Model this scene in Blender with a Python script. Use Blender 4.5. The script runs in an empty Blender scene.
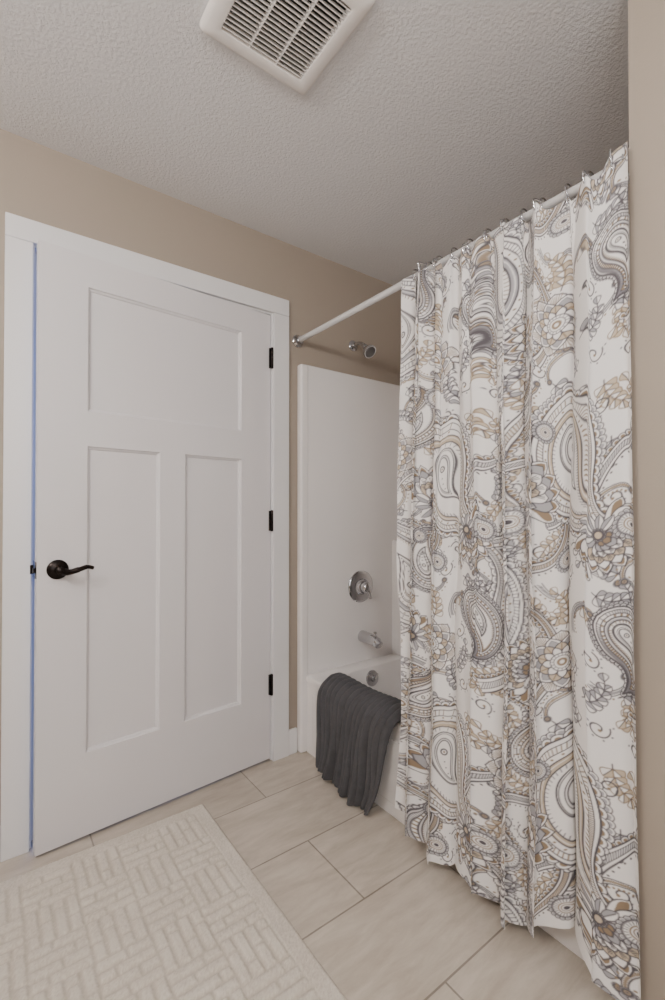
import bpy, bmesh, math, numpy as np, random
from mathutils import Vector, Matrix
random.seed(4); rng=np.random.RandomState(7)
S=bpy.context.scene
COL=S.collection

# ---------------------------------------------------------------- helpers
def lin(c):
    return tuple(((x/255)/12.92 if x/255<=0.04045 else ((x/255+0.055)/1.055)**2.4) for x in c)
def mat(name,rgb,rough=.5,metal=0,bump=None,coat=0,var=None,sheen=0):
    m=bpy.data.materials.new(name); m.use_nodes=True
    n=m.node_tree.nodes; l=m.node_tree.links; b=n['Principled BSDF']
    c=lin(rgb)+(1,)
    b.inputs['Base Color'].default_value=c
    b.inputs['Roughness'].default_value=rough
    b.inputs['Metallic'].default_value=metal
    b.inputs['Coat Weight'].default_value=coat
    b.inputs['Sheen Weight'].default_value=sheen
    tc=n.new('ShaderNodeTexCoord')
    if bump:
        sc,st,dist=bump
        t=n.new('ShaderNodeTexNoise'); t.inputs['Scale'].default_value=sc; t.inputs['Detail'].default_value=4
        l.new(tc.outputs['Object'],t.inputs['Vector'])
        bp=n.new('ShaderNodeBump'); bp.inputs['Strength'].default_value=st; bp.inputs['Distance'].default_value=dist
        l.new(t.outputs['Fac'],bp.inputs['Height']); l.new(bp.outputs['Normal'],b.inputs['Normal'])
    if var:
        sc,amt=var
        t=n.new('ShaderNodeTexNoise'); t.inputs['Scale'].default_value=sc; t.inputs['Detail'].default_value=3
        l.new(tc.outputs['Object'],t.inputs['Vector'])
        mx=n.new('ShaderNodeMix'); mx.data_type='RGBA'
        mx.inputs[6].default_value=tuple(x*(1-amt) for x in c[:3])+(1,)
        mx.inputs[7].default_value=tuple(min(1,x*(1+amt)) for x in c[:3])+(1,)
        l.new(t.outputs['Fac'],mx.inputs[0]); l.new(mx.outputs[2],b.inputs['Base Color'])
    return m
def new_obj(name,verts,faces,m=None,parent=None,smooth=False,bevel=0,seg=2):
    me=bpy.data.meshes.new(name); me.from_pydata([tuple(v) for v in verts],[],faces); me.update()
    o=bpy.data.objects.new(name,me); COL.objects.link(o)
    if m: me.materials.append(m)
    if smooth: me.polygons.foreach_set('use_smooth',[True]*len(me.polygons))
    if bevel:
        md=o.modifiers.new('bev','BEVEL'); md.width=bevel; md.segments=seg; md.limit_method='ANGLE'
    if parent: o.parent=parent
    return o
def boxdata(bs):
    V=[];F=[]
    for x0,x1,y0,y1,z0,z1 in bs:
        k=len(V)
        V+=[(x0,y0,z0),(x1,y0,z0),(x1,y1,z0),(x0,y1,z0),(x0,y0,z1),(x1,y0,z1),(x1,y1,z1),(x0,y1,z1)]
        F+=[tuple(k+i for i in f) for f in [(3,2,1,0),(4,5,6,7),(0,1,5,4),(1,2,6,5),(2,3,7,6),(3,0,4,7)]]
    return V,F
def boxes(name,bs,m,parent=None,bevel=0,seg=2):
    V,F=boxdata(bs); return new_obj(name,V,F,m,parent,bevel=bevel,seg=seg)
def empty(name,loc=(0,0,0)):
    e=bpy.data.objects.new(name,None); e.location=loc; e.empty_display_size=.05; COL.objects.link(e); return e
def rrect(x0,x1,y0,y1,r,z,n=6):
    pts=[]
    for cx,cy,a0 in [(x1-r,y1-r,0),(x0+r,y1-r,90),(x0+r,y0+r,180),(x1-r,y0+r,270)]:
        for i in range(n+1):
            a=math.radians(a0+90*i/n); pts.append((cx+r*math.cos(a),cy+r*math.sin(a),z))
    return pts
def loft(name,loops,m,parent=None,capa=False,capb=False,closed=True,smooth=True):
    n=len(loops[0]); V=[p for L in loops for p in L]; F=[]
    for j in range(len(loops)-1):
        for i in range(n if closed else n-1):
            a=j*n+i; b=j*n+(i+1)%n; F.append((a,b,b+n,a+n))
    if capa: F.append(tuple(range(n))[::-1])
    if capb: F.append(tuple(range((len(loops)-1)*n,len(loops)*n)))
    o=new_obj(name,V,F,m,parent,smooth=smooth)
    bm=bmesh.new(); bm.from_mesh(o.data); bmesh.ops.recalc_face_normals(bm,faces=bm.faces); bm.to_mesh(o.data); bm.free()
    return o
def autosmooth(o,ang=35):
    me=o.data; me.polygons.foreach_set('use_smooth',[True]*len(me.polygons))
    bm=bmesh.new(); bm.from_mesh(me)
    for e in bm.edges:
        if len(e.link_faces)==2 and e.calc_face_angle(0)>math.radians(ang): e.smooth=False
    bm.to_mesh(me); bm.free()
def revolve(name,prof,origin,axis,m,parent=None,n=40,ang=40):
    ax=Vector(axis).normalized(); q=Vector((0,0,1)).rotation_difference(ax)
    loops=[]
    for d,r in prof:
        loops.append([tuple(Vector(origin)+q@Vector((r*math.cos(2*math.pi*i/n),r*math.sin(2*math.pi*i/n),d))) for i in range(n)])
    o=loft(name,loops,m,parent,True,True); autosmooth(o,ang); return o
def tube(name,pts,radii,m,parent=None,n=20,flat=None):
    pts=[Vector(p) for p in pts]
    if not hasattr(radii,'__len__'): radii=[radii]*len(pts)
    loops=[];up=Vector((0,0,1))
    for i,p in enumerate(pts):
        t=(pts[min(i+1,len(pts)-1)]-pts[max(i-1,0)]).normalized()
        u=up if abs(t.z)<.95 else Vector((1,0,0))
        a=t.cross(u).normalized(); b=a.cross(t).normalized()
        fa,fb=(1,1) if flat is None else flat
        loops.append([tuple(p+a*(radii[i]*fa*math.cos(2*math.pi*k/n))+b*(radii[i]*fb*math.sin(2*math.pi*k/n))) for k in range(n)])
    o=loft(name,loops,m,parent,True,True); autosmooth(o,50); return o
def smoothpath(pts,k=8):
    P=[Vector(p) for p in pts]; out=[]
    for i in range(len(P)-1):
        p0=P[max(i-1,0)];p1=P[i];p2=P[i+1];p3=P[min(i+2,len(P)-1)]
        for j in range(k):
            t=j/k
            out.append(.5*((2*p1)+(p2-p0)*t+(2*p0-5*p1+4*p2-p3)*t*t+(-p0+3*p1-3*p2+p3)*t**3))
    out.append(P[-1]); return out

# ---------------------------------------------------------------- materials
M_wall=mat('wall_paint',(165,153,140),.75,bump=(160,.12,.003))
M_white=mat('trim_white',(230,229,230),.38,bump=(60,.03,.002))
M_door=mat('door_white',(226,223,225),.4)
M_ceil=mat('ceiling_knockdown',(222,221,222),.9)
M_acr=mat('acrylic_white',(243,239,237),.14,coat=.4)
M_chrome=mat('chrome',(195,195,198),.10,1)
M_nickel=mat('rod_white_metal',(225,224,224),.25,.35)
M_black=mat('oil_rubbed_bronze',(40,34,32),.26,.85)
M_vent=mat('vent_plastic',(238,233,229),.4)
M_dark=mat('vent_dark',(40,38,38),.8)
M_towel=mat('towel_grey',(76,75,78),.95,bump=(900,.8,.003),var=(35,.25),sheen=.08)
# door brush grain
n=M_door.node_tree.nodes; l=M_door.node_tree.links
tc=n.new('ShaderNodeTexCoord'); mp=n.new('ShaderNodeMapping'); mp.inputs['Scale'].default_value=(90,90,3)
t=n.new('ShaderNodeTexNoise'); t.inputs['Scale'].default_value=3; bp=n.new('ShaderNodeBump'); bp.inputs['Strength'].default_value=.08; bp.inputs['Distance'].default_value=.002
l.new(tc.outputs['Object'],mp.inputs[0]); l.new(mp.outputs[0],t.inputs[0]); l.new(t.outputs['Fac'],bp.inputs['Height']); l.new(bp.outputs[0],n['Principled BSDF'].inputs['Normal'])
# ceiling knockdown
n=M_ceil.node_tree.nodes; l=M_ceil.node_tree.links
tc=n.new('ShaderNodeTexCoord')
t=n.new('ShaderNodeTexNoise'); t.inputs['Scale'].default_value=100; t.inputs['Detail'].default_value=4; t.inputs['Distortion'].default_value=.3
cr=n.new('ShaderNodeValToRGB'); cr.color_ramp.elements[0].position=.36; cr.color_ramp.elements[1].position=.68
t2=n.new('ShaderNodeTexNoise'); t2.inputs['Scale'].default_value=220
ad=n.new('ShaderNodeMath'); ad.operation='MULTIPLY_ADD'; ad.inputs[1].default_value=.3
bp=n.new('ShaderNodeBump'); bp.inputs['Strength'].default_value=.40; bp.inputs['Distance'].default_value=.004
l.new(tc.outputs['Object'],t.inputs[0]); l.new(tc.outputs['Object'],t2.inputs[0]); l.new(t.outputs['Fac'],cr.inputs[0])
l.new(t2.outputs['Fac'],ad.inputs[0]); l.new(cr.outputs[0],ad.inputs[2]); l.new(ad.outputs[0],bp.inputs['Height'])
l.new(bp.outputs[0],n['Principled BSDF'].inputs['Normal'])
# floor tile
M_tile=bpy.data.materials.new('floor_tile'); M_tile.use_nodes=True
n=M_tile.node_tree.nodes; l=M_tile.node_tree.links; b=n['Principled BSDF']
tc=n.new('ShaderNodeTexCoord'); mp=n.new('ShaderNodeMapping'); mp.inputs['Location'].default_value=(3.0,3.15,0)
br=n.new('ShaderNodeTexBrick'); br.offset=.5; br.inputs['Scale'].default_value=1; br.inputs['Brick Width'].default_value=.6; br.inputs['Row Height'].default_value=.3
br.inputs['Mortar Size'].default_value=.0028; br.inputs['Mortar Smooth'].default_value=.15
br.inputs['Color1'].default_value=lin((210,200,187))+(1,); br.inputs['Color2'].default_value=lin((195,185,172))+(1,); br.inputs['Mortar'].default_value=lin((154,145,134))+(1,)
l.new(tc.outputs['Object'],mp.inputs[0]); l.new(mp.outputs[0],br.inputs[0])
mp2=n.new('ShaderNodeMapping'); mp2.inputs['Scale'].default_value=(2.0,8,1); mp2.inputs['Rotation'].default_value=(0,0,.15)
ns=n.new('ShaderNodeTexNoise'); ns.inputs['Scale'].default_value=2.4; ns.inputs['Detail'].default_value=10; ns.inputs['Roughness'].default_value=.68; ns.inputs['Distortion'].default_value=.3
l.new(tc.outputs['Object'],mp2.inputs[0]); l.new(mp2.outputs[0],ns.inputs[0])
cr=n.new('ShaderNodeValToRGB'); cr.color_ramp.elements[0].position=.34; cr.color_ramp.elements[0].color=(.70,.675,.64,1); cr.color_ramp.elements[1].position=.64; cr.color_ramp.elements[1].color=(1.0,1.0,1.0,1)
mx=n.new('ShaderNodeMix'); mx.data_type='RGBA'; mx.blend_type='MULTIPLY'; mx.inputs[0].default_value=.85
l.new(ns.outputs['Fac'],cr.inputs[0]); l.new(br.outputs['Color'],mx.inputs[6]); l.new(cr.outputs[0],mx.inputs[7]); l.new(mx.outputs[2],b.inputs['Base Color'])
b.inputs['Roughness'].default_value=.42
bp=n.new('ShaderNodeBump'); bp.invert=True; bp.inputs['Strength'].default_value=.6; bp.inputs['Distance'].default_value=.002
l.new(br.outputs['Fac'],bp.inputs['Height']); l.new(bp.outputs[0],b.inputs['Normal'])
def attrmat(name,rough,sheen=0,bump=None):
    m=bpy.data.materials.new(name); m.use_nodes=True
    n=m.node_tree.nodes; l=m.node_tree.links; b=n['Principled BSDF']
    a=n.new('ShaderNodeAttribute'); a.attribute_name='Col'
    l.new(a.outputs['Color'],b.inputs['Base Color']); b.inputs['Roughness'].default_value=rough; b.inputs['Sheen Weight'].default_value=sheen
    if bump:
        tc=n.new('ShaderNodeTexCoord')
        t=n.new('ShaderNodeTexNoise'); t.inputs['Scale'].default_value=bump[0]; t.inputs['Detail'].default_value=3
        l.new(tc.outputs['Object'],t.inputs[0])
        bp=n.new('ShaderNodeBump'); bp.inputs['Strength'].default_value=bump[1]; bp.inputs['Distance'].default_value=bump[2]
        l.new(t.outputs['Fac'],bp.inputs['Height']); l.new(bp.outputs[0],b.inputs['Normal'])
    return m
M_curt=attrmat('curtain_paisley_fabric',.85,.05,(700,.15,.001))
M_rug=attrmat('rug_pile',.95,.1,(450,.7,.004))

# ---------------------------------------------------------------- room
H=2.41; YW=1.88; XT=1.22; XB=1.985; YN=.445; XN=1.19
XL=-1.15; YR=-1.5
boxes('floor',[(XL-.1,XB+.1,YR-.1,3.3,-.05,0)],M_tile)
boxes('ceiling',[(XL-.1,XB+.1,YR-.1,3.3,H,H+.05)],M_ceil)
boxes('wall_back',[(XL-.1,.108,YW,YW+.12,0,H),(1.067,XB+.1,YW,YW+.12,0,H),(.108,1.067,YW,YW+.12,2.06,H)],M_wall)
boxes('wall_right',[(XB,XB+.1,YN,YW,0,H)],M_wall)
boxes('wall_near',[(XN,XB+.1,YR,YN,0,H)],M_wall)
boxes('wall_left',[(XL-.1,XL,YR,YW,0,H)],M_wall)
boxes('wall_rear',[(XL-.1,XN,YR-.1,YR,0,H)],M_wall)
boxes('wall_hall',[(XL-.1,XB+.1,3.2,3.3,0,H),(XL-.1,XL,YW+.12,3.2,0,H),(XB,XB+.1,YW+.12,3.2,0,H)],M_wall)

# casing + jamb
cas=[(.043,.122,YW-.018,YW,0,2.053),(1.053,1.135,YW-.018,YW,0,2.053),(.043,1.135,YW-.018,YW,2.0535,2.13)]
boxes('trim_1',cas+[(.108,.128,YW-.001,YW+.12,0,2.06),(1.049,1.067,YW-.001,YW+.12,0,2.06),(.128,1.049,YW-.001,YW+.12,2.046,2.06),
   (.128,.14,YW+.04,YW+.075,0,2.046),(1.037,1.049,YW+.04,YW+.075,0,2.046),(.14,1.037,YW+.04,YW+.075,2.034,2.046)],M_white,bevel=.0025)
boxes('baseboard_back',[(XL,.042,YW-.014,YW,0,.115),(1.136,XN-.006,YW-.014,YW,0,.115)],M_white,bevel=.003)
boxes('baseboard_left',[(XL,XL+.014,YR,YW-.015,0,.115)],M_white,bevel=.003)

# ---------------------------------------------------------------- door
door=empty('door_1',(1.047,1.872,0)); AJ=math.radians(4.6)
W=.914; T=.036; Z0=.012; Hd=2.03
xs=[0,.15,.407,.507,.764,.914]; zs=[0,.287,1.357,1.481,1.919,2.03]
def dl(x,y,z): return (-.916+x,.008+y,Z0+z)
V=[];F=[]
def quad(a,b,c,d):
    k=len(V); V.extend([a,b,c,d]); F.append((k,k+1,k+2,k+3))
holes=[(xs[1],xs[2],zs[1],zs[2]),(xs[3],xs[4],zs[1],zs[2]),(xs[1],xs[4],zs[3],zs[4])]
def face_side(y,ys,sgn):
    cells=[(0,xs[1],0,Hd),(xs[4],W,0,Hd),(xs[1],xs[4],0,zs[1]),(xs[1],xs[4],zs[2],zs[3]),(xs[1],xs[4],zs[4],Hd),(xs[2],xs[3],zs[1],zs[2])]
    def q(p):
        p=[dl(*a) for a in p]
        if sgn<0: p=p[::-1]
        quad(*p)
    for x0,x1,z0,z1 in cells: q([(x0,y,z0),(x1,y,z0),(x1,y,z1),(x0,y,z1)])
    for x0,x1,z0,z1 in holes:
        prof=[(0,0),(.002,.006),(.008,.009),(.010,.014)]
        for (i0,d0),(i1,d1) in zip(prof[:-1],prof[1:]):
            a=[(x0+i0,z0+i0),(x1-i0,z0+i0),(x1-i0,z1-i0),(x0+i0,z1-i0)]
            c=[(x0+i1,z0+i1),(x1-i1,z0+i1),(x1-i1,z1-i1),(x0+i1,z1-i1)]
            for k in range(4):
                k2=(k+1)%4
                q([(a[k][0],y+ys*d0,a[k][1]),(a[k2][0],y+ys*d0,a[k2][1]),(c[k2][0],y+ys*d1,c[k2][1]),(c[k][0],y+ys*d1,c[k][1])])
        i=.010; dd_=.014; q([(x0+i,y+ys*dd_,z0+i),(x1-i,y+ys*dd_,z0+i),(x1-i,y+ys*dd_,z1-i),(x0+i,y+ys*dd_,z1-i)])
face_side(0,1,1); face_side(T,-1,-1)
quad(dl(0,T,0),dl(0,0,0),dl(0,0,Hd),dl(0,T,Hd)); quad(dl(W,0,0),dl(W,T,0),dl(W,T,Hd),dl(W,0,Hd))
quad(dl(0,0,Hd),dl(W,0,Hd),dl(W,T,Hd),dl(0,T,Hd)); quad(dl(0,T,0),dl(W,T,0),dl(W,0,0),dl(0,0,0))
new_obj('slab',V,F,M_door,door)
hx,hz=-.916+.060,.945
for side,nm in ((-1,''),(1,'_outer')):
    y0=.008 if side<0 else .008+T
    revolve('rose'+nm,[(0,.033),(.004,.033),(.009,.028),(.011,.016),(.012,.012),(.045,.011),(.05,.013),(.058,.013),(.061,.009)],(hx,y0,hz),(0,side,0),M_black,door)
    yy=y0+side*.052
    tube('lever'+nm,smoothpath([(hx-.005,yy,hz-.001),(hx+.025,yy,hz-.006),(hx+.055,yy+.002*side,hz+.001),(hx+.080,yy-.002*side,hz+.007),(hx+.100,yy-.006*side,hz+.001)]),
      [.011]*8+[.0095]*8+[.008]*8+[.0065]*8+[.005],M_black,door,flat=(.75,1))
boxes('latch_plate',[(-.9175,-.9155,.013,.038,hz-.028,hz+.028),(-.924,-.916,.02,.032,hz-.008,hz+.008)],M_black,door,bevel=.001)
for i,z in enumerate((1.843,1.096,.348)):
    revolve('hinge_barrel_%d'%(i+1),[(0,.004),(.002,.0065),(.031,.0065),(.0315,.0055),(.033,.0065),(.061,.0065),(.0615,.0055),(.063,.0065),(.094,.0065),(.097,.004)],(0,-.003,z-.048),(0,0,1),M_black,door,n=16)
    boxes('hinge_leaf_%d'%(i+1),[(-.0105,.001,-.001,.010,z-.046,z+.046)],M_black,door,bevel=.0008)
door.rotation_euler=(0,0,AJ)
boxes('strike_plate',[(.1275,.1295,YW+.003,YW+.036,.917,.973),(.118,.129,YW-.0195,YW-.0175,.930,.960)],M_black,bevel=.0008)

# ---------------------------------------------------------------- tub & surround
tub=empty('bathtub',(0,0,0))
zr=.362; e=.001
loops=[rrect(XT+.004,XB-e,YN+e,YW-e,.006,0.001),rrect(XT+.004,XB-e,YN+e,YW-e,.006,zr-.03),
 rrect(XT-.004,XB-e,YN+e,YW-e,.008,zr-.026),rrect(XT-.004,XB-e,YN+e,YW-e,.008,zr-.010),rrect(XT,XB-e,YN+e,YW-e,.010,zr-.002),rrect(XT+.008,XB-.005,YN+.005,YW-.005,.012,zr),
 rrect(1.300,1.915,.545,1.775,.16,zr),rrect(1.310,1.905,.555,1.765,.155,zr-.006),rrect(1.318,1.897,.565,1.757,.15,zr-.025),
 rrect(1.345,1.87,.68,1.735,.14,.16),rrect(1.365,1.85,.75,1.72,.13,.09),rrect(1.40,1.815,.80,1.68,.11,.065)]
tb=loft('tub_shell',loops,M_acr,tub,capb=True); autosmooth(tb,32)
boxes('apron_panel',[(XT-.002,XT+.01,YN+.09,YW-.09,.05,zr-.075)],M_acr,tub,bevel=.004)
OX=1.555;OZ=.302
revolve('overflow_plate',[(0,.040),(.004,.040),(.010,.036),(.013,.016),(.022,.014),(.024,.010)],(OX,1.757,OZ),(0,-1,.12),M_chrome,tub)
tube('overflow_lever',[(OX,1.735,OZ),(OX,1.722,OZ+.015),(OX,1.716,OZ+.033)],[.005,.005,.006],M_chrome,tub)

sur=empty('shower_surround')
zt=1.84
def upath(off,r,n=8):
    xb=XB-off; y1=YW-off; y0=YN+off
    P=[(XT-.002,y1)]
    for i in range(n+1):
        a=math.radians(90-90*i/n); P.append((xb-r+r*math.cos(a),y1-r+r*math.sin(a)))
    for i in range(n+1):
        a=math.radians(0-90*i/n); P.append((xb-r+r*math.cos(a),y0+r+r*math.sin(a)))
    P.append((XT-.002,y0)); return P
inn=upath(.036,.075); mid=upath(.030,.07); out=upath(.002,.02)
L=[[(x,y,zr+.0005) for x,y in inn],[(x,y,.98) for x,y in inn],[(x,y,zt-.01) for x,y in inn],[(x,y,zt) for x,y in mid],[(x,y,zt) for x,y in out]]
s=loft('shell',L,M_acr,sur,closed=False); autosmooth(s,35)
for nm,y0,y1 in (('flange_back',YW-.040,YW-.001),('flange_front',YN+.001,YN+.040)):
    boxes(nm,[(XN-.004,XT+.012,y0,y1,.001,zt)],M_acr,sur,bevel=.011,seg=4)
def corner(nm,cy,sy,z0,z1,r):
    cx=XB-.034; lo=[]
    for z,rr in ((z0,r),(z1-.02,r),(z1-.006,r-.004),(z1,r-.014)):
        lp=[(cx,cy,z)]
        for i in range(13):
            a=math.pi/2*i/12; lp.append((cx-rr*math.cos(a)**.8 if i<12 else cx,cy-sy*rr*math.sin(a)**.8,z))
        lo.append(lp)
    o=loft(nm,lo,M_acr,sur,capb=True); autosmooth(o,30)
corner('corner_shelf_back',YW-.034,1,zr+.001,.98,.17); corner('corner_shelf_front',YN+.034,-1,zr+.001,.98,.17)
boxes('ledge',[(XB-.075,XB-.03,YN+.03,YW-.03,.90,.98)],M_acr,sur,bevel=.015,seg=4)

ys=YW-.036
SX=1.535; SZ=2.005
sh=empty('shower_head',(SX,YW,SZ))
def shp(o,p): o.parent=p; o.matrix_parent_inverse=Matrix.Translation(-Vector(p.location)); return o
shp(revolve('arm_flange',[(0.0,.028),(.004,.028),(.010,.020),(.013,.010)],(SX,YW,SZ),(0,-1,0),M_chrome),sh)
shp(tube('arm',smoothpath([(SX,YW,SZ),(SX,YW-.04,SZ+.002),(SX,YW-.075,SZ-.010),(SX,YW-.095,SZ-.028)]),.0095,M_chrome),sh)
hs=Vector((SX,YW-.085,SZ-.022)); hd=Vector((.1,-1,-.95)).normalized()
shp(revolve('head',[(0,.012),(.006,.015),(.018,.015),(.024,.013),(.032,.020),(.052,.034),(.062,.036),(.066,.034)],tuple(hs),tuple(hd),M_chrome),sh)
o_=hs+hd*.0655
shp(revolve('spray_face',[(0,.029),(.002,.028)],tuple(o_),tuple(hd),mat('spray_face_grey',(110,108,108),.5)),sh)
VX=1.555
va=empty('shower_valve',(VX,ys,.75))
shp(revolve('escutcheon',[(0.0005,.082),(.004,.082),(.010,.076),(.013,.060),(.014,.042),(.030,.036),(.034,.034)],(VX,ys,.75),(0,-1,0),M_chrome,n=56),va)
shp(revolve('knob',[(.030,.030),(.05,.028),(.062,.022),(.068,.010)],(VX,ys,.75),(0,-1,0),M_chrome),va)
shp(tube('lever',[(VX,ys-.055,.75),(VX+.008,ys-.062,.722),(VX+.014,ys-.064,.694)],[.011,.009,.008],M_chrome),va)
PX_=1.566
sp=empty('tub_spout',(PX_,ys,.49))
shp(tube('spout_body',smoothpath([(PX_,ys-.0005,.492),(PX_,ys-.02,.492),(PX_,ys-.08,.49),(PX_,ys-.115,.483),(PX_,ys-.135,.470)],5),[.030]*6+[.029]*5+[.026]*5+[.022]*4+[.018],M_chrome),sp)
shp(revolve('diverter',[(0,.005),(.015,.005),(.017,.009),(.024,.008)],(PX_,ys-.10,.51),(0,0,1),M_chrome),sp)

# ---------------------------------------------------------------- curtain rod
XR=1.192; ZR=1.955
rod=empty('shower_curtain_rod',(XR,YW,ZR))
shp(tube('bar',[(XR,YN+.002,ZR),(XR,1.15,ZR),(XR,YW-.002,ZR)],.0125,M_nickel),rod)
for nm,y,s_ in (('flange_far',YW,-1),('flange_near',YN,1)):
    shp(revolve(nm,[(0,.030),(.005,.030),(.012,.022),(.03,.018),(.032,.015)],(XR,y,ZR),(0,s_,0),M_chrome),rod)

# ---------------------------------------------------------------- paisley textile (computed per vertex)
TW,TH,PX=.62,.80,.0008
CW,CH=int(round(TW/PX)),int(round(TH/PX))
LW=1.10
WHT=(238,235,233);DRK=(82,78,83);MID=(124,121,126);LGT=(166,164,168);TAU=(142,122,99);BEI=(194,178,157)
C={k:np.array(lin(v)) for k,v in dict(w=WHT,d=DRK,m=MID,l=LGT,t=TAU,b=BEI).items()}
can=np.zeros((CH,CW,3)); can[:]=C['w']
def blend(x0,x1,y0,y1,fn,col):
    i0,i1=int(math.floor(x0/PX))-1,int(math.ceil(x1/PX))+2
    j0,j1=int(math.floor(y0/PX))-1,int(math.ceil(y1/PX))+2
    I=np.arange(i0,i1);J=np.arange(j0,j1)
    X,Y=np.meshgrid((I+.5)*PX,(J+.5)*PX)
    c=fn(X,Y)[...,None]; ix=np.ix_(J%CH,I%CW)
    can[ix]=can[ix]*(1-c)+C[col]*c
def seg(p,q,w,col):
    h=w/2*LW
    def fn(X,Y):
        dx,dy=q[0]-p[0],q[1]-p[1]; L2=dx*dx+dy*dy+1e-12
        t=np.clip(((X-p[0])*dx+(Y-p[1])*dy)/L2,0,1)
        return np.clip((h-np.hypot(X-p[0]-t*dx,Y-p[1]-t*dy))/PX+.5,0,1)
    blend(min(p[0],q[0])-h,max(p[0],q[0])+h,min(p[1],q[1])-h,max(p[1],q[1])+h,fn,col)
def stroke(P,w,col,closed=False):
    P=list(P)
    if closed: P=P+[P[0]]
    for a,b_ in zip(P[:-1],P[1:]): seg(a,b_,w,col)
def fill(P,col):
    P=np.asarray(P)
    def fn(X,Y):
        ins=np.zeros(X.shape,bool)
        for a,b_ in zip(P,np.roll(P,-1,0)):
            if a[1]==b_[1]: continue
            c=((a[1]>Y)!=(b_[1]>Y))&(X<(b_[0]-a[0])*(Y-a[1])/(b_[1]-a[1])+a[0]); ins^=c
        return ins.astype(float)
    blend(P[:,0].min(),P[:,0].max(),P[:,1].min(),P[:,1].max(),fn,col)
def disc(x,y,r,col):
    blend(x-r,x+r,y-r,y+r,lambda X,Y:np.clip((r-np.hypot(X-x,Y-y))/PX+.5,0,1),col)
def ring(x,y,r,w,col):
    blend(x-r-w,x+r+w,y-r-w,y+r+w,lambda X,Y:np.clip((w/2-abs(np.hypot(X-x,Y-y)-r))/PX+.5,0,1),col)
def petal(x,y,a,L,Wd,n=12,peak=.62):
    t=np.linspace(0,1,n); k=math.log(.5)/math.log(peak)
    w=Wd*np.sin(np.pi*t**k)**.8
    px=np.concatenate([t*L,(t*L)[::-1]]); py=np.concatenate([w,-w[::-1]])
    return np.stack([x+px*math.cos(a)-py*math.sin(a),y+px*math.sin(a)+py*math.cos(a)],1)
def leaf(x,y,a,L,Wd,col='m',lw=.0017):
    P=petal(x,y,a,L,Wd); fill(P,'w')
    n=12; ux,uy=math.cos(a),math.sin(a)
    half=list(P[:n]); fill(half,'b' if col=='t' else 'l')
    stroke(P,lw,'t' if col=='t' else 'd',True); seg((x,y),(x+ux*L*.9,y+uy*L*.9),lw,'d')
def spine(x,y,L,ang,curl,N=48,pw=1.7):
    s=np.linspace(0,1,N); h=ang+curl*s**pw
    ds=L/(N-1); px=x+np.concatenate([[0],np.cumsum(np.cos(h[:-1])*ds)]); py=y+np.concatenate([[0],np.cumsum(np.sin(h[:-1])*ds)])
    return s,px,py,h
def scal(P,r,c1='w',c2='m',frac=1.5,closed=True):
    P=np.asarray(P); 
    d=np.concatenate([[0],np.cumsum(np.hypot(*np.diff(P,axis=0).T))])
    for q in np.arange(0,d[-1],r*frac):
        cx,cy=np.interp(q,d,P[:,0]),np.interp(q,d,P[:,1]); disc(cx,cy,r,'d'); disc(cx,cy,r-.0021,c1); disc(cx,cy,r*.5,c2)
def pais(x,y,L,R,ang,curl,kind=0,depth=0):
    s,px,py,h=spine(x,y,L,ang,curl)
    def outl(f,s0,s1,n=64):
        sg=np.linspace(0,1,n); ss=s0+(s1-s0)*sg
        w=np.where(sg<.34,np.sqrt(np.clip(1-((.34-sg)/.34)**2,0,1)),np.cos(np.pi/2*np.clip((sg-.34)/.66,0,1))**1.1)*R*f
        X=np.interp(ss,s,px);Y=np.interp(ss,s,py);Hh=np.interp(ss,s,h)
        l_=np.stack([X-np.sin(Hh)*w,Y+np.cos(Hh)*w],1); r_=np.stack([X+np.sin(Hh)*w,Y-np.cos(Hh)*w],1)
        return np.concatenate([l_,r_[::-1]])
    lw=.0026 if depth==0 else .0019
    o1=outl(1,0,1)
    if depth==0:
        scal(outl(1.12,-.03,1.0),R*.10,'w','l')
        scal(o1,R*.135,'w','l' if kind else 't'); 
    fill(o1,'w'); stroke(o1,lw*1.35,'d',True)
    o2=outl(.90,.03,.97)
    stroke(o2,lw*.8,'d',True)
    if depth==0:
        o25=outl(.78,.07,.92)
        for a,b_ in zip(o2[1::1],o25[1::1]): seg(a*.85+b_*.15,a*.15+b_*.85,.0018,'m' if kind else 't')
        stroke(o25,lw*.8,'d',True)
        oo=outl(.715,.085,.90)
        for p in oo[::3]: disc(p[0],p[1],.0024,'t')
    o3=outl(.65,.105,.87); fill(o3,'l' if kind else 'b'); stroke(o3,lw,'d',True)
    o35=outl(.60,.12,.85); stroke(o35,.0014,'w',True)
    o4=outl(.53,.145,.82); fill(o4,'w'); stroke(o4,lw,'d',True)
    if depth==0:
        o5=outl(.46,.17,.78)
        for a,b_ in zip(o4[1::2],o5[1::2]): seg(a*.7+b_*.3,b_,.0016,'t' if kind else 'm')
        X=np.interp(.16,s,px);Y=np.interp(.16,s,py);a=np.interp(.2,s,h)
        pais(X+math.cos(a)*R*.1,Y+math.sin(a)*R*.1,L*.42,R*.34,a,curl*.55,1-kind,1)
    else:
        X=np.interp(.34,s,px);Y=np.interp(.34,s,py); disc(X,Y,R*.30,'d'); disc(X,Y,R*.18,'w'); disc(X,Y,R*.09,'t')
        for q in np.linspace(.5,.7,3): disc(np.interp(q,s,px),np.interp(q,s,py),.0018,'d')
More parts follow.
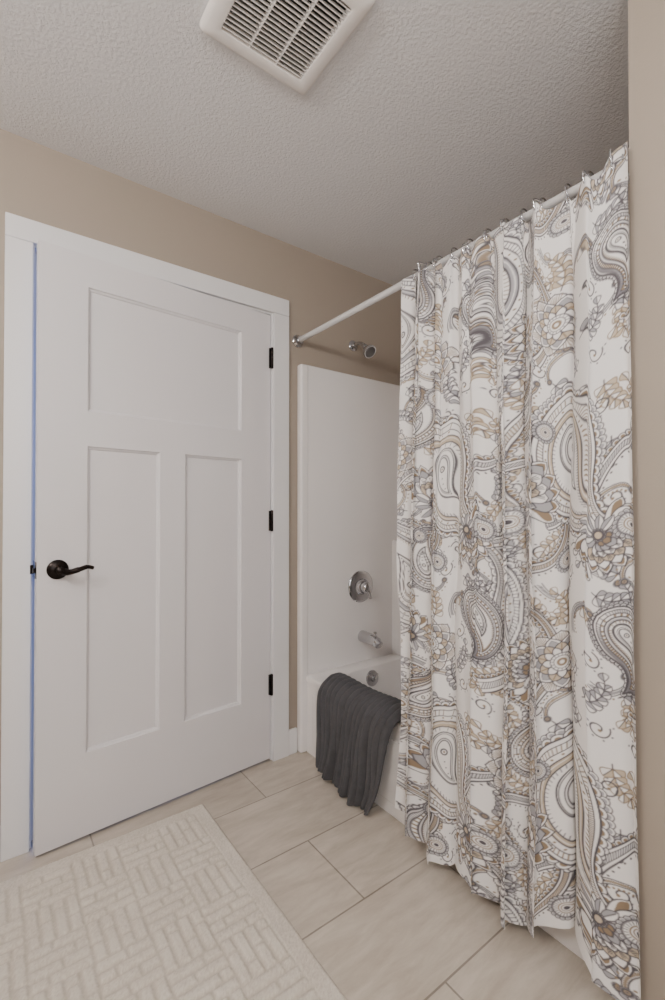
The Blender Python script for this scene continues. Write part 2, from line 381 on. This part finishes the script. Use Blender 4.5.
def flower(x,y,R,n=9,ph=0):
    for rr,wd,cf,off in ((1,.30,'w',0),(.82,.24,'w',.5),(.64,.18,'b',0),(.5,.12,'w',.5)):
        for k in range(n):
            a=ph+2*math.pi*(k+off)/n
            P=petal(x,y,a,R*rr,R*wd*.95,peak=.68); fill(P,cf); stroke(P,.0023,'d',True)
            if rr==1:
                for dd in (-.2,-.13,-.06,0,.06,.13,.2): seg((x+R*.66*math.cos(a+dd*.6),y+R*.66*math.sin(a+dd*.6)),(x+R*.92*math.cos(a+dd),y+R*.92*math.sin(a+dd)),.0014,'t')
            elif rr==.82:
                P=petal(x,y,a,R*.74,R*.15,peak=.7); fill(P,'l'); stroke(P,.0014,'m',True)
            elif rr==.64:
                seg((x+R*.3*math.cos(a),y+R*.3*math.sin(a)),(x+R*.58*math.cos(a),y+R*.58*math.sin(a)),.0022,'t')
    disc(x,y,R*.30,'d');disc(x,y,R*.27,'w');ring(x,y,R*.2,.0016,'d')
    for k in range(16):
        a=k*math.pi/8; seg((x+R*.2*math.cos(a),y+R*.2*math.sin(a)),(x+R*.27*math.cos(a),y+R*.27*math.sin(a)),.0014,'m')
    disc(x,y,R*.13,'t');disc(x,y,R*.06,'w')
def lotus(x,y,R,a,alt=0):
    cols=('w','w','b','w','l','t') if alt else ('w','l','w','b','w','t')
    for li,(rr,sp,nn,wd) in enumerate(((1,1.7,11,.15),(.88,1.4,9,.15),(.75,1.15,8,.13),(.60,.95,7,.11),(.46,.75,5,.10),(.32,.5,3,.08))):
        order=sorted(range(nn),key=lambda k:-abs(k-(nn-1)/2))
        for k in order:
            aa=a+sp*(2*k/(nn-1)-1); q=R*rr*(1-.12*abs(2*k/(nn-1)-1))
            P=petal(x,y,aa,q,R*wd,peak=.72); fill(P,cols[li]); stroke(P,.0022,'d',True)
            if li in (0,):
                P=petal(x+q*.45*math.cos(aa),y+q*.45*math.sin(aa),aa,q*.5,R*wd*.6,peak=.7); fill(P,'t')
            if li in (2,3):
                for dd in (-.05,0,.05): seg((x+q*.55*math.cos(aa),y+q*.55*math.sin(aa)),(x+q*.9*math.cos(aa+dd),y+q*.9*math.sin(aa+dd)),.0013,'d')
    for k in (-1,1):
        for q in (0,.35,.7):
            leaf(x,y,a+math.pi-k*(.35+q*1.7),R*.5,R*.10,'m')
    scal([(x+R*.13*math.cos(t),y+R*.13*math.sin(t)) for t in np.linspace(0,6.28,16)],R*.05,'w','d')
    disc(x,y,R*.12,'d');disc(x,y,R*.08,'b')
def rosette(x,y,R):
    scal([(x+R*.88*math.cos(t),y+R*.88*math.sin(t)) for t in np.linspace(0,6.28,40)],R*.2,'w','l',1.4)
    disc(x,y,R*.82,'d');disc(x,y,R*.82-.0022,'w');ring(x,y,R*.72,.0016,'m')
    for k in range(24):
        a=2*math.pi*k/24; seg((x+R*.52*math.cos(a),y+R*.52*math.sin(a)),(x+R*.66*math.cos(a),y+R*.66*math.sin(a)),.0014,'d')
    disc(x,y,R*.46,'t');disc(x,y,R*.38,'w');ring(x,y,R*.27,.0018,'t');disc(x,y,R*.16,'d')
def band(x,y,L,ang,curl,w=.02,pw=1.3,c='m',small=False):
    N=36 if small else 90
    s,px,py,h=spine(x,y,L,ang,curl,N=N,pw=pw)
    ww=w/2*(1-.55*s)
    if not small: scal(np.stack([px-np.sin(h)*(ww+.003),py+np.cos(h)*(ww+.003)],1),.0078,'w','t',1.6)
    l_=np.stack([px-np.sin(h)*ww,py+np.cos(h)*ww],1); r_=np.stack([px+np.sin(h)*ww,py-np.cos(h)*ww],1)
    fill(np.concatenate([l_,r_[::-1]]),'w')
    m_=l_*.72+r_*.28; k_=l_*.28+r_*.72
    for i in range(2,N): seg(m_[i],k_[i-2],.0015 if small else .0020,c)
    lw=.0019 if small else .0029
    stroke(l_,lw,'d');stroke(r_,lw,'d')
    if not small: stroke(m_,.0014,'d');stroke(k_,.0014,'d')
    r2=np.stack([px+np.sin(h)*(ww+.006),py-np.cos(h)*(ww+.006)],1)
    for p in r2[::3]: disc(p[0],p[1],.0021,'t' if small else 'd')
    rosette(px[-1],py[-1],w*.55)
def sprig(x,y,L,ang,curl,c='t',n=6,w=.011):
    s,px,py,h=spine(x,y,L,ang,curl,N=30,pw=1.2)
    stroke(np.stack([px,py],1),.0022,'d')
    for k in range(n):
        i=int(3+k*(25/n))
        for sg in (-1,1): leaf(px[i],py[i],h[i]+sg*.75,L*.28*(1-.4*s[i]),w*(1-.4*s[i]),c,.0017)
    leaf(px[-1],py[-1],h[-1],L*.22,w*.8,c,.0017)
def curl_(x,y,r,a,sg):
    t=np.linspace(0,2.4*math.pi,30); rr=r*(1-t/(2.9*math.pi))
    P=np.stack([x+rr*np.cos(a+sg*t),y+rr*np.sin(a+sg*t)],1); stroke(P,.0026,'d'); disc(P[-1][0],P[-1][1],.003,'t')
    for k in range(0,18,3): disc(x+(rr[k]+.006)*math.cos(a+sg*t[k]),y+(rr[k]+.006)*math.sin(a+sg*t[k]),.0020,'m')
pts=[]; tries=0
while len(pts)<170 and tries<16000:
    tries+=1
    p=(rng.rand()*TW,rng.rand()*TH)
    if all(min(abs(p[0]-q[0]),TW-abs(p[0]-q[0]))**2+min(abs(p[1]-q[1]),TH-abs(p[1]-q[1]))**2>.048**2 for q in pts): pts.append(p)
for i,p in enumerate(pts):
    a=rng.rand()*6.28
    if i%4==0: sprig(p[0],p[1],.095,a,rng.choice([-1.2,1.2]),'t',5,.012)
    elif i%4==1: curl_(p[0],p[1],.020,a,rng.choice([-1,1]))
    elif i%4==2: sprig(p[0],p[1],.085,a,rng.choice([-1.2,1.2]),'m',5,.011)
    else: band(p[0],p[1],.11,a,rng.choice([-2.4,2.4]),.014,c='m' if i%8==3 else 't',small=True)
band(.02,.04,.50,.35,2.5,.034); band(.33,.80,.52,3.6,2.6,.032,c='t'); band(.58,.34,.46,1.9,-2.3,.032); band(.25,.36,.34,-.6,2.7,.028,c='t')
band(.30,.02,.34,2.9,-2.2,.026); band(.08,.52,.40,.9,-2.8,.028); band(.42,.44,.30,.3,2.4,.026); band(.40,.02,.30,.9,2.2,.026,c='t')
pais(.10,.10,.40,.098,1.15,2.2,1)
pais(.52,.74,.40,.096,4.35,2.2,0)
pais(.345,.255,.21,.055,2.2,-2.1,1)
pais(.22,.70,.22,.056,.2,2.2,0)
pais(.58,.26,.20,.050,-.6,-2.1,1)
flower(.455,.115,.074,9,.2); flower(.10,.64,.076,10,.0)
lotus(.345,.50,.120,1.2); lotus(.27,.10,.09,2.7,1); lotus(.585,.43,.088,-.7,1)
rosette(.200,.46,.036); rosette(.47,.35,.028); rosette(.365,.015,.032); rosette(.02,.44,.030); rosette(.42,.66,.026); rosette(.30,.40,.022)
# ---------------------------------------------------------------- curtain mesh
NU,NV=760,960
u=np.linspace(0,1,NU)[None,:]; v=np.linspace(0,1,NV)[:,None]    # v 0 bottom .. 1 top
Ya,Yb=1.136,.440
d=1-v
wu=.62*(1-(1-u)**1.9)+.38*u
wob=.26*np.sin(2*np.pi*1.2*u+.6)+.12*np.sin(2*np.pi*2.9*u+2.)
phb=2*np.pi*(6.3*wu+wob)+1.3*d*np.sin(2*np.pi*1.3*u+1.1)+.55*np.sin(4.2*v+6*u)+.25*np.sin(9*v+13*u)
pht=2*np.pi*(11*wu+.10*np.sin(2*np.pi*2.2*u))+.5*np.sin(6*v)
am=.82+.36*np.sin(2*np.pi*1.9*u+.4+.8*d)+.22*np.sin(2*np.pi*3.7*u+3+2*v)
am=np.maximum(am,.50+.25*np.clip((u-.5)*4,0,1))
Ab=(.019+.025*np.clip(d,0,1)**.6)*am*(1-.75*np.clip((u-.95)/.05,0,1)**1.5)
At=.0085*np.clip(v,0,1)**2.2
Xc=1.160-.020*d
Yl=Ya+(Yb-Ya)*u - .018*d*np.clip((u-.6)/.4,0,1)**2
def sharp(p): return np.sin(p)+.24*np.sin(2*p+.8)+.05*np.sin(3*p+2)
X=Xc-Ab*sharp(phb)-At*np.sin(pht)-.005*np.sin(13*v+9*u)*d-.003*np.sin(31*v+17*u)*np.sin(9*u+4*v)
Y=Yl-.40*Ab*np.sin(2*phb)-.3*At*np.sin(2*pht)
X=np.minimum(X,1.206-.034*np.clip((v-.85)/.1,0,1))
NH=12; hk=(np.arange(NH)+.5)/NH
hookw=np.cos(2*np.pi*(u*NH-.5))
ztop=1.934+.011*hookw+.050*np.clip((u-.90)/.10,0,1)**1.2+.007*np.sin(2*np.pi*2.3*u)+.004*np.sin(2*np.pi*7.3*u)
zbot=.065+.055*np.exp(-u/.05)+.012*np.sin(2*np.pi*2.7*u+1)+.070*np.exp(-((u-.82)/.13)**2)-.03*u
Z=zbot+(ztop-zbot)*v
co=np.stack([X,np.broadcast_to(Y,X.shape),Z],-1).reshape(-1,3).astype(np.float32)
idx=np.arange(NU*NV).reshape(NV,NU)
q=np.stack([idx[:-1,:-1],idx[:-1,1:],idx[1:,1:],idx[1:,:-1]],-1).reshape(-1,4)
def gridmesh(name,co,q,m):
    me=bpy.data.meshes.new(name); me.vertices.add(len(co)); me.vertices.foreach_set('co',co.ravel())
    me.loops.add(q.size); me.loops.foreach_set('vertex_index',q.ravel().astype(np.int32))
    me.polygons.add(len(q)); me.polygons.foreach_set('loop_start',np.arange(0,q.size,4,dtype=np.int32)); me.polygons.foreach_set('loop_total',np.full(len(q),4,dtype=np.int32))
    me.update(calc_edges=True); me.polygons.foreach_set('use_smooth',np.ones(len(q),bool))
    me.materials.append(m); o=bpy.data.objects.new(name,me); COL.objects.link(o); return o
cur=gridmesh('shower_curtain',co,q,M_curt)
r0=int(NV*.4); sl=np.concatenate([[0],np.cumsum(np.hypot(np.diff(X[r0]),np.diff((Y+0*X)[r0])))])
print('cloth width',sl[-1])
tx=(sl[None,:]*.84+.10+0*v); ty=(v*1.70+.30+0*u)
fx=(tx/PX)%CW; fy=(ty/PX)%CH
i0=fx.astype(int);j0=fy.astype(int);a=(fx-i0)[...,None];b_=(fy-j0)[...,None]
i0%=CW;j0%=CH;i1=(i0+1)%CW;j1=(j0+1)%CH
cf=can.copy()
cf=(cf*4+np.roll(cf,1,0)+np.roll(cf,-1,0)+np.roll(cf,1,1)+np.roll(cf,-1,1))/8
col=(cf[j0,i0]*(1-a)*(1-b_)+cf[j0,i1]*a*(1-b_)+cf[j1,i0]*(1-a)*b_+cf[j1,i1]*a*b_)
rgba=np.ones((NU*NV,4),np.float32); rgba[:,:3]=col.reshape(-1,3)
at=cur.data.color_attributes.new('Col','FLOAT_COLOR','POINT'); at.data.foreach_set('color',rgba.ravel())
rings=empty('curtain_rings',(XR,.8,ZR))
for i,h in enumerate(hk):
    iu=int(h*(NU-1)); y=float((Y+0*X)[-1,iu]); xcur=float(X[-1,iu]); zc_=float(Z[-1,iu])
    P=[]
    for k in range(33):
        a=2*math.pi*k/32
        P.append((XR-.006+.024*math.cos(a),y+.004*math.sin(a),ZR-.004+.024*math.sin(a)))
    shp(tube('ring_%d'%i,P,.0022,M_chrome,n=8),rings)
    P=smoothpath([(XR-.028,y,ZR+.002),(xcur-.008,y,zc_+.006),(xcur-.007,y,zc_-.012),(xcur-.003,y,zc_-.022)],5)
    shp(tube('hook_%d'%i,P,.002,M_chrome,n=8),rings)

# ---------------------------------------------------------------- towel
NUt,NVt=300,220
uu=np.linspace(0,1,NUt)[None,:]; vv=np.linspace(0,1,NVt)[:,None]
path=smoothpath([(1.338,0,.20),(1.332,0,.30),(1.324,0,.356),(1.300,0,.380),(1.26,0,.388),(1.225,0,.388),(1.196,0,.370),(1.184,0,.33),(1.183,0,.22),(1.182,0,.12),(1.178,0,.022)],10)
pl=np.array([(p.x,p.z) for p in path]); dd=np.concatenate([[0],np.cumsum(np.hypot(*np.diff(pl,axis=0).T))]); dd/=dd[-1]
px_=np.interp(vv,dd,pl[:,0]); pz_=np.interp(vv,dd,pl[:,1])
hang=np.clip((vv-.42)/.58,0,1)
yl=1.722-.050*np.clip(vv/.4,0,1)-.006*hang+.008*np.sin(7*vv); yr=1.235-.025*np.clip(vv/.4,0,1)+.105*hang**1.2+.012*np.sin(11*vv+1)
Yt=yl+(yr-yl)*uu + .007*np.sin(9*uu+4*hang)
fold=(.020*np.sin(2*np.pi*2.3*uu+.5)+.011*np.sin(2*np.pi*4.7*uu+1+2*hang))*hang**.7
rib=.0095*(np.abs(np.sin(np.pi*15*(uu+.012*np.sin(5*vv)))))**.7
onrim=np.clip((vv-.1)/.1,0,1)*np.clip((.47-vv)/.08,0,1)
ed=np.clip(np.minimum(uu,1-uu)/.04,0,1)**.5
Xt=px_-.006*hang-np.abs(fold)*1.2-(rib+.008*ed)*np.clip((vv-.38)/.08,0,1)
Zt=pz_+(rib+.010*ed)*onrim+ (.008*np.sin(8*uu+1))*onrim*.5 +.018*np.sin(5*uu+1)*hang**3
Zt=np.maximum(Zt,.012)
co=np.stack([Xt+0*Yt,Yt,Zt+0*Yt],-1).reshape(-1,3).astype(np.float32)
idx=np.arange(NUt*NVt).reshape(NVt,NUt)
q=np.stack([idx[:-1,:-1],idx[:-1,1:],idx[1:,1:],idx[1:,:-1]],-1).reshape(-1,4)
tw=gridmesh('bath_towel',co,q,M_towel)
sd=tw.modifiers.new('s','SOLIDIFY'); sd.thickness=.005; sd.offset=0

# ---------------------------------------------------------------- rug
x0,x1,y0,y1=-.22,.68,.33,1.75
st=.0035; nx,ny=int((x1-x0)/st),int((y1-y0)/st)
gx=np.linspace(x0,x1,nx)[None,:]+np.zeros((ny,1)); gy=np.linspace(y0,y1,ny)[:,None]+np.zeros((1,nx))
cell=.135; bw=cell/4
dx=x1-gx; dy=y1-gy
cx=np.floor((dx-.05)/cell); cy=np.floor((dy-.05)/cell); par=((cx+cy)%2)
lx=((dx-.05)%cell); ly=((dy-.05)%cell)
aa=np.where(par==0,lx,ly); bb=np.where(par==0,ly,lx)
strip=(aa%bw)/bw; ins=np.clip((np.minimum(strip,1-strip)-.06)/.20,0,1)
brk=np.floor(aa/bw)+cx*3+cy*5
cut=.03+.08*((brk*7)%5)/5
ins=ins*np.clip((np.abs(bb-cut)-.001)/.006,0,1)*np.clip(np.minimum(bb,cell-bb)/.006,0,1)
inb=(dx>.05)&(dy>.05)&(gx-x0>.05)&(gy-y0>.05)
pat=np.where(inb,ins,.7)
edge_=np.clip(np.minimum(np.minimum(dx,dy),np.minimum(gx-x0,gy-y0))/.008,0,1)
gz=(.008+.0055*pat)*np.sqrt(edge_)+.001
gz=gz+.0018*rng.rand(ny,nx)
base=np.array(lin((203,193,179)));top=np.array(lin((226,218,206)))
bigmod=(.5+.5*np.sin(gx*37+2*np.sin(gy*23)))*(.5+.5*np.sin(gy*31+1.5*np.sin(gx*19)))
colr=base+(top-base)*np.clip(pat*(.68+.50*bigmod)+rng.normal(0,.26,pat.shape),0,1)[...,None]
co=np.stack([gx,gy,gz],-1).reshape(-1,3).astype(np.float32)
idx=np.arange(nx*ny).reshape(ny,nx)
q=np.stack([idx[:-1,:-1],idx[:-1,1:],idx[1:,1:],idx[1:,:-1]],-1).reshape(-1,4)
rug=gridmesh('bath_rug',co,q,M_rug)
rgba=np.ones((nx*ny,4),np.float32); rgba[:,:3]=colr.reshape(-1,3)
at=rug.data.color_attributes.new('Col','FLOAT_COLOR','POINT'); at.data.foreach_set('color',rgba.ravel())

# ---------------------------------------------------------------- ceiling vent
vx0,vx1,vy0,vy1=.434,.764,.840,1.168
vent=empty('ceiling_vent',((vx0+vx1)/2,(vy0+vy1)/2,H))
def R_(i,z,r): return rrect(vx0+i,vx1-i,vy0+i,vy1-i,r,z,5)
fr=loft('frame',[R_(0,H-.0005,.012),R_(0,H-.008,.012),R_(.004,H-.016,.012),R_(.012,H-.020,.012),R_(.040,H-.024,.006),R_(.044,H-.022,.006),R_(.046,H-.002,.006)],M_vent); autosmooth(fr,40); shp(fr,vent)
shp(boxes('housing',[(vx0+.045,vx1-.045,vy0+.045,vy1-.045,H-.003,H-.0005)],M_dark),vent)
V=[];F=[]
ns_=19; ya,yb=vy0+.046,vy1-.046
for i in range(ns_):
    y=ya+(yb-ya)*(i+.5)/ns_
    k=len(V); xa,xb=vx0+.044,vx1-.044
    c=.0040
    P=[(y-.0012-c*.5,H-.022),(y+.0012-c*.5,H-.022),(y+.0012+c*.5,H-.010),(y-.0012+c*.5,H-.010)]
    for xx in (xa,xb):
        for p in P: V.append((xx,p[0],p[1]))
    F+=[(k,k+1,k+5,k+4),(k+1,k+2,k+6,k+5),(k+2,k+3,k+7,k+6),(k+3,k,k+4,k+7)]
shp(new_obj('slats',V,F,M_vent),vent)
shp(boxes('ribs',[(vx0+.046+w*(vx1-vx0-.092)-.0015,vx0+.046+w*(vx1-vx0-.092)+.0015,ya,yb,H-.0215,H-.006) for w in (.33,.67)],M_vent),vent)

# ---------------------------------------------------------------- vanity light (on the left wall, outside the view)
vl=empty('vanity_light',(XL,.4,2.0))
shp(boxes('backplate',[(XL+.001,XL+.025,.05,.75,1.96,2.06)],M_chrome,bevel=.004),vl)
M_em=bpy.data.materials.new('lamp_shade_glow'); M_em.use_nodes=True
b=M_em.node_tree.nodes['Principled BSDF']; b.inputs['Emission Color'].default_value=(1,.92,.84,1); b.inputs['Emission Strength'].default_value=4
def point(name,loc,r,power,rgb):
    L=bpy.data.lights.new(name,'POINT'); L.shadow_soft_size=r; L.energy=power; L.color=rgb
    o=bpy.data.objects.new(name,L); COL.objects.link(o); o.location=loc; return o
for i,y in enumerate((.15,.4,.65)):
    shp(revolve('shade_%d'%i,[(0,.02),(.01,.045),(.12,.06),(.13,.055)],(XL+.1,y,1.93),(0,0,1),M_em),vl)
    shp(tube('arm_%d'%i,[(XL+.02,y,2.01),(XL+.1,y,2.0),(XL+.1,y,1.94)],.008,M_chrome),vl)
    point('vanity_bulb_%d'%i,(XL+.26,y,2.02),.07,20,(1,.96,.92))
def area(name,loc,target,size,size_y,power,rgb):
    L=bpy.data.lights.new(name,'AREA'); L.shape='RECTANGLE'; L.size=size; L.size_y=size_y; L.energy=power; L.color=rgb
    o=bpy.data.objects.new(name,L); COL.objects.link(o); o.location=loc
    o.rotation_euler=(Vector(target)-Vector(loc)).to_track_quat('-Z','Y').to_euler(); return o
point('ceiling_fill',(.0,-.35,1.95),.15,23,(1,.97,.94))  # added fill with no fixture, lifts the ceiling brightness
area('rear_fill',(-.2,-1.4,1.5),(.6,1.5,1.2),1.2,1.2,16,(.93,.96,1))  # added soft fill behind the camera; the rear wall has no window
area('hall_daylight',(.6,3.1,1.3),(.4,1.9,1.1),1.4,1.8,22,(.14,.32,1))

w=bpy.data.worlds.new('World'); S.world=w; w.use_nodes=True
w.node_tree.nodes['Background'].inputs[0].default_value=(.8,.85,1,1); w.node_tree.nodes['Background'].inputs[1].default_value=.3

# ---------------------------------------------------------------- camera
cd=bpy.data.cameras.new('camera'); cam=bpy.data.objects.new('camera',cd); COL.objects.link(cam)
cd.sensor_fit='VERTICAL'; cd.sensor_height=36; cd.sensor_width=24; cd.lens=464/1000*36
cam.location=(0,0,1.146); cam.rotation_euler=(math.radians(90+.6),0,math.radians(-36.7))
cd.shift_y=.005; cd.clip_start=.02
S.camera=cam
